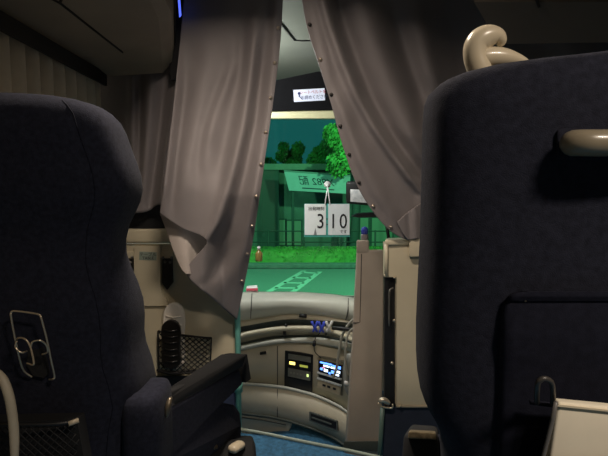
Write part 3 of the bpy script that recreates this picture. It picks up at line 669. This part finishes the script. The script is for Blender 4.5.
# teal pole
tp = thing('grab_pole', 'thin teal grab pole beside the step edge below the left curtain', 'pole', (P(238, 424, 2.12).x, 2.12, -.62))
xp = P(238, 360, 2.12).x
obj('tube', tube([(xp, 2.12, -.615), (xp, 2.12, ZC-.005)], .0135, 12), teal, tp)
obj('collar', tube([(xp, 2.12, .085), (xp, 2.12, .15)], .02, 12), teal, tp)
obj('foot', lathe([(.002, 0), (.035, 0), (.035, .008), (.015, .016), (.015, .02)], (xp, 2.12, -.619), 14), teal, tp)

# ------------------------------------------------------------------ pleated window curtain
wc = thing('window_curtain', 'pleated beige curtain drawn along the left window under the rack', 'curtain', (XL+.06, .8, .6))
rows = []
for k in range(9):
    z = lerp(1.474, .55, k/8); row = []
    for i in range(420):
        y = lerp(-.2, 2.03, i/419); ph = y/.080*2*math.pi + .35*math.sin(y*9)
        row.append(Vector((XL+.022 + .068*abs(math.sin(ph/2))**.62*(.85+.15*k/8), y, z)))
    rows.append(row)
obj('cloth', grid(rows), winc, wc)
obj('rail', box(XL+.094, XL+.104, -.2, 2.03, 1.430, 1.482), blk, wc, smooth=False)

# ------------------------------------------------------------------ front curtains
def columns(cols, nrow, nmid):
    """cols: key columns as pixel polylines top->bottom; returns pixel grid rows"""
    sp = [spline([Vector((x, y, 0)) for x, y in c], nrow) for c in cols]; rows = []
    for i in range(nrow):
        rows.append(spline([s[i] for s in sp], (len(cols)-1)*nmid+1))
    return rows
GAIN = 1.5
def disp(p, ridges):
    d = .004*noise.noise((p.x*.05, p.y*.02, 1.3))
    for ln, w, amp in ridges:
        if p.y < ln[0][1]-25 or p.y > ln[-1][1]+25: continue
        xs = ip([(b, a) for a, b in ln], p.y)
        fade = min(1, max(0, (p.y-ln[0][1]+25)/40))*min(1, max(0, (ln[-1][1]+25-p.y)/40))
        e = (p.x-xs)/w; d += amp*fade*math.exp(-e*e)
    return d
def drape(name, pix, Y0, ridges, m, parent, solid=.003):
    rows = []
    for r in pix:
        row = []
        for p in r:
            d = disp(p, ridges)
            row.append(P(p.x, p.y, (Y0(p.x, p.y) if callable(Y0) else Y0)-d*GAIN))
        rows.append(row)
    return obj(name, grid(rows), m, parent, solid=solid)
YC = 1.98
lcur = thing('front_curtain', 'mauve grey curtain with its lower corner tucked up on the left', 'curtain', (P(215, 300, YC).x, YC, .4), 'front curtains')
c0 = [(186, -24), (181, 30), (175, 90), (168, 150), (163, 190), (160, 213)]
c1 = [(216, -24), (213, 30), (208, 90), (199, 150), (189, 195), (182, 228)]
c2 = [(250, -24), (249, 40), (245, 100), (234, 165), (221, 210), (207, 242)]
c3 = [(258, -24), (258, 40), (254, 100), (246, 165), (228, 228), (186, 272)]
c3b = [(271, -24), (269, 40), (264, 100), (256, 180), (241, 240), (212, 298)]
c4 = [(284, -24), (280.5, 40), (274, 95), (264, 165), (252, 245), (237, 320)]
pix = columns([c0, c1, c2, c3, c3b, c4], 90, 16)
RL = [
    ([(176, 60), (170, 140), (164, 200)], 7, .022),
    ([(186, 90), (177, 150), (171, 200)], 6, -.012),
    ([(206, 60), (196, 130), (184, 200)], 10, .010),
    ([(236, 60), (214, 110), (205, 150)], 7, .014),
    ([(226, 70), (205, 125), (197, 165)], 6, -.010),
    ([(255, 30), (250, 80), (243, 125), (231, 175), (217, 225), (209, 240)], 6.5, .024),
    ([(243, 40), (236, 90), (228, 130), (219, 170)], 8, -.014),
    ([(262, 60), (256, 120), (246, 170), (234, 215), (222, 245)], 7, -.020),
    ([(262, 150), (254, 200), (242, 250), (225, 290)], 8, .012),
    ([(228, 245), (214, 275), (205, 285)], 8, -.016),
    ([(277, -20), (274, 60), (268, 110), (258, 170), (246, 240), (234, 300)], 5, .008),
]
fold = [(y, x) for x, y in c2]
def ylc(x, y):
    r = max(0, min(1, (x-ip(fold, y)+4)/20)); t = max(0, min(1, (y-60)/140)); t = t*t*(3-2*t)
    return YC - .10*t + .19*r*max(0, (y-195)/125)
body = drape('drape', pix, ylc, RL, curt, lcur)
# tucked-up lighter reverse side
pix2 = columns([[(160, 214), (167, 232), (173, 250), (181, 268), (186, 274)], [(182, 222), (184, 236), (188, 252), (192, 266), (196, 275)], [(212, 228), (210, 242), (205, 256), (200, 268), (199, 279)]], 30, 10)
tf = drape('tucked_corner', pix2, lambda x, y: YC-.075+.075-.10*(y-214)/60+.09*max(0, x-188)/20, [([(178, 215), (186, 270)], 12, .02)], curtin, lcur)
tf['label'] = 'paler reverse side of the cloth'
dome = lathe([(.0005, -.006), (.004, -.0055), (.0065, -.003), (.0075, 0), (.0075, .003)], (0, 0, 0), 12, 'Y')
def studs(parent, pts, mats):
    first = {}
    for i, (x, y, dy) in enumerate(pts):
        m = mats[i % len(mats)] if isinstance(mats, list) else mats
        p = P(x, y, dy)
        if m.name not in first:
            o = obj('snap_stud', ([v+ORG[parent.name] for v in dome[0]], dome[1]), m, parent); first[m.name] = o
        else:
            o = first[m.name].copy(); C.objects.link(o); o.parent = parent; ORG[o.name] = ORG[parent.name]
        o.location = p - ORG[parent.name]
    return
brass = mat('stud_metal', (.62, .52, .42), .3, metal=.9, noise_amt=.05); studd = mat('stud_dark', (.03, .026, .024), .4, metal=.3, noise_amt=.1)
def edge(c, ys, off, Y):
    pl_ = [(y, x) for x, y in c]; return [(ip(pl_, y)+off, y, Y) for y in ys]
studs(lcur, [(x, y, ylc(x, y)-GAIN*disp(Vector((x, y, 0)), RL)-.003) for x, y, q_ in edge(c4, [28, 63, 98, 132.5, 164.5, 196.5, 226, 254, 281], -3.0, YC)], brass)
# dim side curtain behind
sc_ = thing('front_curtain', 'dim brown curtain hanging behind the left one under the rack', 'curtain', (P(140, 213, 2.1).x, 2.1, .9), 'front curtains')
pix3 = columns([[(90, -14), (97, 60), (100, 120), (104, 170), (108, 214)], [(120, -14), (126, 60), (131, 120), (135, 165), (139, 213)], [(150, -14), (150, 60), (150, 120), (149, 165), (150, 210)], [(176, -14), (173, 60), (169, 120), (163, 165), (158, 205)], [(196, -14), (191, 60), (188, 120), (184, 165), (180, 204)]], 40, 16)
drape('drape', pix3, 2.09, [([(150, 80), (146, 140), (140, 205)], 7, .02), ([(165, 85), (158, 150), (150, 205)], 6, -.02), ([(176, 85), (166, 150), (160, 205)], 5, .018), ([(132, 80), (134, 200)], 5, .016), ([(141, 90), (138, 200)], 5, -.014)], curt, sc_)
# right curtain
YR = 1.86
rcur = thing('front_curtain', 'mauve grey curtain swept aside to the right with a snap edge', 'curtain', (P(400, 240, YR).x, YR, .8), 'front curtains')
d0 = [(298.5, -22), (306.5, 25), (318, 62), (330.5, 102), (341, 140), (356, 183), (374, 213), (393, 233), (412, 242)]
d1 = [(314, -22), (324, 25), (338, 62), (352, 96), (368, 127), (386, 155), (402, 178), (414, 195), (425, 210)]
d2 = [(362, -22), (372, 25), (384, 62), (397, 96), (410, 127), (424, 155), (437, 182), (448, 210), (456, 240)]
d3 = [(430, -22), (438, 25), (448, 62), (458, 96), (468, 127), (478, 155), (486, 190), (494, 222), (500, 248)]
d4 = [(655, y) for y in (-22, 25, 62, 96, 127, 160, 195, 228, 252)]
pix = columns([d0, d1, d2, d3, d4], 90, 22)
rline = [(318, -20), (330, 25), (343, 62), (357, 96), (374, 127), (393, 155), (410, 178), (424, 195)]
RR = [
    (rline, 6, .030),
    ([(x+14, y) for x, y in rline], 9, -.030),
    ([(360, -20), (372, 30), (386, 70), (402, 110), (418, 150)], 14, .026),
    ([(392, 10), (404, 50), (416, 85), (424, 110)], 9, -.020),
    ([(420, 20), (428, 60), (436, 90)], 10, .028),
    ([(446, -20), (452, 30), (462, 70)], 12, -.02), ([(490, -20), (500, 60)], 12, .02), ([(530, -20), (540, 60)], 12, -.02), ([(565, -20), (570, 60)], 12, .02), ([(605, -20), (605, 60)], 12, -.02),
    ([(340, 100), (362, 160), (392, 210)], 8, .012),
    ([(309, -20), (330, 80), (352, 140), (372, 190), (395, 222)], 5, .006),
]
yrc = lambda x, y: 1.80 + max(0, x-303)/200*.30
drape('drape', pix, yrc, RR, curt, rcur)
pix4 = columns([[(397, 222), (402, 232), (408, 240)], [(408, 212), (412, 226), (414, 239)], [(428, 198), (428, 215), (428, 238)]], 16, 8)
drape('gathered_corner', pix4, lambda x, y: yrc(x, y)-.02, [([(413, 200), (416, 236)], 3, .010), ([(408, 200), (410, 236)], 3, -.006)], curt, rcur)
pts = edge(d0, [24.5, 59.5, 94.5, 126, 154.5, 182.5, 206, 227], 3.2, YR-.014)
pts = [(x, y, yrc(x, y)-GAIN*disp(Vector((x, y, 0)), RR)-.003) for x, y, q_ in pts]
studs(rcur, pts, [studd, brass, studd, studd, studd, studd, brass, brass])

# blue led at the rack end
tag(obj('indicator_light', prism([P(177.6, -4, 1.925), P(179.6, -4, 1.925), P(181.0, 15, 1.925), P(179.2, 17, 1.925)], (0, .006, 0)), mat('blue_led', (.05, .08, .6), .3, emit=(.10, .16, 1), estr=1.2, noise_amt=.02), smooth=False), 'small vertical blue light beside the top of the left curtain', 'light')

# ------------------------------------------------------------------ left seat
def seat_back(rows_, cx, ycf, dpf, n=3.6, zf=.45):
    rings = []
    for py, px in rows_:
        Y = ycf(py); dp = dpf(py); e = P(px, py, Y+dp*.28); zt_ = P(px, py, Y-dp*zf).z if py < 240 else e.z; rings.append(sup(cx, Y, zt_, abs(e.x-cx), dp, n, 48))
    return rings
def seam_on(rings, k, i0, i1, r, m, parent, name='piping', push=.001):
    pts = []
    for i in range(i0, i1):
        c = sum(rings[i], Vector())/len(rings[i]); p = rings[i][k]; pts.append(p+(p-c).normalized()*push)
    obj(name, tube(pts, r, 6), m, parent)
CXL = -.575
ls = thing('passenger_seat', 'reclined navy fabric seat at the left, seen from behind', 'seat', (CXL, 1.1, 0), 'passenger seats')
ycl = lambda py: lerp(.88, 1.04, min(1, max(0, (py-95)/300)))
rL = [(94.0, 20), (94.6, 45), (96, 66), (99, 87), (103, 102), (109, 112), (117, 119.5), (128, 125), (145, 130.5), (160, 136), (175, 140.5), (190, 142), (203, 139.5), (216, 134), (228, 128.5), (240, 125.3), (254, 125.5), (268, 130), (284, 137), (300, 142), (316, 143.5), (332, 143), (346, 145), (362, 151), (380, 155), (400, 150), (430, 146), (470, 144), (510, 144)]
dpl = lambda py: ip([(94, .03), (96, .045), (99, .062), (109, .085), (128, .10), (190, .105), (240, .09), (300, .115), (400, .13), (510, .13)], py)
rg = seat_back(rL, CXL, ycl, dpl)
obj('backrest', loft(rg), navy, ls)
for k in (42, 30): seam_on(rg, k, 4, len(rg)-2, .0009, navy2, ls)
cx1 = P(143, 300, 1.0).x
cush = [sup(CXL, 1.32, z, w, d, 5, 40) for z, w, d in ((.16, .20, .24), (.18, .235, .27), (.25, .245, .285), (.30, .245, .285), (.33, .225, .265), (.335, .15, .2))]
obj('cushion', loft(cush), navy, ls)
obj('leg_frame', join(box(CXL-.2, CXL-.16, 1.1, 1.5, 0, .17), box(CXL+.16, CXL+.2, 1.1, 1.5, 0, .17)), blk, ls, smooth=False)
# hip bolster at the lower rear corner
a0, a1 = P(114, 400, .93), P(162, 400, .96)
bol = []
for z, k in ((a0.z-.25, 1), (a0.z-.05, 1), (a0.z-.018, .97), (a0.z-.006, .88), (a0.z, .6)):
    bol.append(sup((a0.x+a1.x)/2, 1.0, z, (a1.x-a0.x)/2*k, .07*k, 3.2, 28))
obj('side_bolster', loft(bol), navy, ls)
# arm rest: side board and padded top
ya = lambda x: .97 + (x-147)/101*.43
sideb = [(163, 411), (240, 368), (244, 384), (232, 396), (225, 403), (236, 405), (241, 412), (242.5, 424), (242, 441), (225, 446), (205, 462), (160, 470)]
obj('arm_side', prism([P(x, y, ya(x)) for x, y in sideb], (-.05, .012, 0)), navy, ls, smooth=False, bevel=.010)
def pa(x, y): return P(x, y, ya(x))
top = [pa(149, 399), P(221, 353.5, ya(236)), P(247.5, 353.5, ya(246)), pa(166, 401.5)]
bot = [P(152, 406, ya(150)), P(222, 367, ya(236)), P(242.5, 367.5, ya(243)), pa(171, 408.5)]
obj('arm_pad', hexa(top, bot), blkv, ls, bevel=.006)
obj('arm_pad_tip', prism([P(x, y, ya(246)) for x, y in ((241, 354.5), (247.5, 353.8), (251.5, 379), (246, 383), (241.5, 368))], (-.052, .01, 0)), blkv, ls, smooth=False, bevel=.005)
obj('arm_hinge', tube(spline([P(171.5, 396.5, .985), P(169, 402, .975), P(167.5, 410, .97), P(166.5, 418, .97)], 10), capsule_r(10, .006, .5), 8), mat('hinge_metal', (.16, .13, .09), .35, metal=.6, noise_amt=.1), ls)
# control box with ivory button
obj('control_box', hexa([P(206, 441, 1.30), P(255, 440, 1.32), P(258, 470, 1.26), P(204, 470, 1.24)], [P(212, 436, 1.40), P(253, 435, 1.42), P(255, 470, 1.42), P(210, 470, 1.40)]), blkv, ls, bevel=.012)
obj('recline_button', tube(spline([P(231, 451, 1.265), P(236, 447, 1.285), P(242.5, 443.5, 1.31)], 12), capsule_r(12, .017, .3), 12, .7), ivory, ls)
obj('lock_pin', tube([P(210, 448.5, 1.25), P(217, 446.5, 1.26)], .006, 8), MATS['hinge_metal'], ls)
# wire bracket on the back
Yw = .855
wb = obj('wire_bracket', tube(spline([P(49, 379.5, Yw+.03), P(53, 379, Yw+.02), P(54.5, 376, Yw+.02), P(51.5, 362, Yw+.01), P(46.5, 338, Yw), P(41.5, 319, Yw-.01), P(40, 315.5, Yw-.01), P(36.5, 313.8, Yw-.01), P(25, 312, Yw-.01), P(14, 311, Yw-.01), P(11.5, 312.3, Yw-.01), P(11, 316, Yw-.01), P(15, 338, Yw), P(20, 360, Yw+.01), P(24, 371, Yw+.02), P(32, 377, Yw+.03)], 100), .0017, 8), chrome, ls)
obj('wire_loop', tube(spline([P(16, 342, Yw-.01), P(18, 338, Yw-.02), P(25, 339, Yw-.03), P(30, 346, Yw-.03), P(33.5, 360, Yw-.03), P(33, 365, Yw-.03), P(27, 363, Yw-.02)], 30), .0016, 8), chrome, wb)
obj('wire_loop', tube(spline([P(31, 347, Yw-.02), P(32.5, 342, Yw-.02), P(40, 340.5, Yw-.02), P(46, 345, Yw-.01), P(47.5, 352, Yw-.005), P(42, 354.5, Yw)], 24), .0016, 8), chrome, wb)
obj('wire_ring', tube(spline([P(17, 341, Yw-.02), P(15.5, 347, Yw-.02), P(21, 352.5, Yw-.02), P(27, 351, Yw-.01)], 16), .0016, 8), chrome, wb)
obj('holder_flap', pxprism([(28, 347), (44, 346), (48, 374), (44, 378), (33, 376), (27, 366)], Yw+.03, .02), blkv, wb, smooth=False)
# rear net pocket
Yk = .83
nl = obj('pocket_board', pxprism([(-60, 423), (77, 420), (86, 470), (-60, 470)], Yk+.025, .03), blkv, ls, smooth=False)
sv = obj('pocket_hem', tube(spline([P(-40, 423, Yk), P(20, 424.5, Yk-.01), P(60, 423.5, Yk), P(79, 420, Yk+.02)], 16), .0035, 8), blk, ls)
obj('pocket_clip', tube([P(68.5, 424, Yk-.004), P(78.5, 420.2, Yk+.006)], .0045, 10), mat('clip_cream', (.42, .36, .26), .4, noise_amt=.05), ls)
a_, b_, c_, d_ = P(-30, 425, Yk), P(78, 422, Yk+.01), P(84, 480, Yk+.02), P(-30, 480, Yk)
vfs = []
for k in range(-8, 15):
    for s in (1, -1):
        pts = []
        for i in range(11):
            v = i/10; u = (k+(v if s > 0 else 1-v)*7)/14
            if 0 <= u <= 1: pts.append(lerp(lerp(a_, b_, u), lerp(d_, c_, u), v)+Vector((0, -.012*math.sin(math.pi*max(0, min(1, u))), 0)))
        if len(pts) > 1: vfs.append(tube(pts, .0011, 5))
obj('pocket_net', join(*vfs), netm, ls)
# slipper in the left pocket
tag(obj('slipper', tube(spline([P(-10, 366, .80), P(2, 378, .79), P(9, 396, .785), P(13, 420, .785), P(14.5, 445, .785), P(14, 475, .785)], 24), capsule_r(24, .0075, .3), 12), mat('slipper_cream', (.42, .37, .28), .5, noise_amt=.06)), 'cream slipper rim standing in the left seat back pocket', 'slipper')

# ------------------------------------------------------------------ right seat
CXR = .425
rs = thing('passenger_seat', 'large navy fabric seat close by at the right, seen from behind', 'seat', (CXR, .75, 0), 'passenger seats')
ycr = lambda py: lerp(.60, .68, min(1, max(0, (py-50)/400)))
rR = [(54, 640), (55, 622), (57, 600), (60.5, 580), (63, 556), (66.5, 526), (69.5, 496), (73, 470), (78, 450), (84, 436), (92, 427.5), (104, 423.2), (124, 421.6), (160, 421), (200, 420), (240, 419), (280, 417), (320, 415.3), (350, 415.3), (370, 416.5), (388, 419.5), (402, 424.5), (415, 432), (430, 439), (460, 441), (520, 441)]
dpr = lambda py: ip([(45, .03), (50, .045), (58, .058), (70, .07), (98, .082), (160, .09), (300, .095), (520, .1)], py)
rg = seat_back(rR, CXR, ycr, dpr, 3.4, 0)
obj('backrest', loft(rg), navy, rs)
cush = [sup(CXR, .86, z, w*.8, d*.72, 5, 40) for z, w, d in ((.26, .20, .24), (.28, .235, .27), (.36, .245, .285), (.42, .245, .285), (.45, .225, .265), (.455, .15, .2))]
obj('cushion', loft(cush), navy, rs)
obj('leg_frame', join(box(CXR-.12, CXR-.08, .7, 1.0, 0, .27), box(CXR+.08, CXR+.12, .7, 1.0, 0, .27)), blk, rs, smooth=False)
# ivory curl shaped grab handle on top
px_ = .60/480
def lobe(hp):
    cp = spline([P(x, y, .60) for x, y, r in hp], 44); rr = spline([Vector((r*px_, 0, 0)) for x, y, r in hp], 44)
    return tube(cp, [max(.001, v.x) for v in rr], 20)
obj('top_handle', join(lobe([(483, 80, 11), (479, 68, 11.5), (475.5, 57, 11.3), (476, 46, 11.5), (482, 39, 11.8), (490, 36.5, 10.8), (497, 37.5, 8.8), (500.5, 42, 6), (500, 46.5, 2)]),
    lobe([(474, 60, 5), (480, 58.5, 9), (491, 57.5, 10), (503, 58, 9.5), (514, 60, 7.5), (524, 63, 5), (533, 67.5, 2)])), ivory, rs)
# horizontal grab bar
gb = spline([P(568, 143.5, .525), P(579, 143, .507), P(600, 143, .50), P(640, 143, .50), P(665, 143, .505), P(678, 143.5, .525)], 40)
hb_ = obj('grab_bar', tube(gb, capsule_r(40, .0135, .14), 18, 1.0), mat('bar_beige', (.24, .205, .145), .30, noise_amt=.05, coat=.2), rs)
obj('bar_recess', hexa([P(556, 128, .528), P(690, 128, .528), P(690, 160, .528), P(556, 160, .528)], [P(556, 128, .545), P(690, 128, .545), P(690, 160, .545), P(556, 160, .545)]), navy2, rs, bevel=.006)
obj('bar_shade', tube([P(606, 143, .50), P(630, 143, .50)], .0140, 18), blkv, hb_)  # black sleeve added to put the shading of the bar into colour
# coat hook
hk = spline([P(553, 404, .535), P(553, 391, .52), P(551, 382, .512), P(544.5, 378.5, .510), P(538.5, 382, .512), P(537, 392, .52), P(537, 403, .535)], 30)
obj('coat_hook', tube(hk, .0030, 10), mat('hook_dark', (.05, .045, .04), .35, noise_amt=.1), rs)
# pocket hem line
obj('pocket_hem', tube([P(530, 402, .545), P(545, 404, .542), P(608, 410, .54), P(690, 414, .54)], .003, 8), navy2, rs)
def rear_y(p):
    i = 0
    while i < len(rg)-2 and rg[i+1][0].z > p.z: i += 1
    c = sum(rg[i], Vector())/len(rg[i]); w_ = max(abs(q_.x-c.x) for q_ in rg[i]); d_ = max(abs(q_.y-c.y) for q_ in rg[i])
    return c.y - d_*max(0, 1-min(1, abs((p.x-c.x)/w_))**3.4)**(1/3.4)
def on_seat(px, py, off):
    Y = .56
    for _ in range(8): Y = rear_y(P(px, py, Y))
    return P(px, py, Y-off)
lb = [(292, 522), (293.5, 514), (297, 507.5), (303, 503), (312, 501), (340, 500), (480, 496)]
rows = [[on_seat(lerp(ip(lb, y), 690, u/24), y, .006 if 0 < u else .001) for u in range(25)] for y in (291.5, 292, 293.5, 295, 297, 300, 303, 307, 312, 325, 340, 360, 390, 420, 450, 480)]
obj('pocket_panel', grid(rows), mat('navy_dark', (.012, .013, .022), .95, noise_amt=.2, nscale=100, bump=.3, bscale=700, spec=.1), rs, solid=.003)
obj('pocket_snap', sph(on_seat(525.5, 301, .008), .0012, 10), chrome, rs)
obj('pocket_front', hexa([P(512, 462, .512), P(690, 464, .512), P(686, 540, .52), P(508, 540, .52)], [P(512, 462, .555), P(690, 464, .555), P(686, 540, .56), P(508, 540, .56)]), MATS['navy_dark'], rs, bevel=.006)
# arm rest of the right seat
aq = [P(404, 432, .93), P(438, 435, .93), P(440, 480, .90), P(400, 480, .90)]
ab = [P(410, 424, 1.2), P(438, 426, 1.2), P(440, 470, 1.2), P(404, 470, 1.2)]
obj('arm_pad', hexa(aq, ab), blkv, rs, bevel=.012)
obj('arm_plate', hexa([P(408.5, 431.5, .922), P(436, 433.5, .922), P(436.5, 440, .917), P(408, 438.5, .917)], [P(410, 429.5, .96), P(435.5, 431, .96), P(436.5, 438, .96), P(408, 436.5, .96)]), mat('bronze_plate', (.22, .17, .10), .42, metal=.5, noise_amt=.5, nscale=90), rs, bevel=.002)
# leaflet in clear sleeve
lfq = [P(559, 402.5, .517), P(680, 414, .517), P(672, 500, .525), P(544, 500, .525)]
lf = thing('leaflet', 'cream leaflet standing in the pocket of the right seat', 'leaflet', tuple(lfq[3]))
obj('pages', hexa(lfq, [p+Vector((0, .012, .001)) for p in lfq]), paper, lf, bevel=.003)
obj('page_edge', hexa([P(558, 404.5, .514), P(680, 417.5, .514), P(680, 419, .514), P(557.5, 406.5, .514)], [P(558, 404.5, .518), P(680, 417.5, .518), P(680, 419, .518), P(557.5, 406.5, .518)]), mat('page_shade', (.60, .53, .39), .7, noise_amt=.05), lf, smooth=False)
obj('sleeve_edge', tube([P(556, 402, .515), P(552.5, 420, .517), P(543.5, 456, .52), P(538, 478, .522)], .0024, 8), mat('sleeve_grey', (.12, .115, .11), .35, noise_amt=.1), lf)
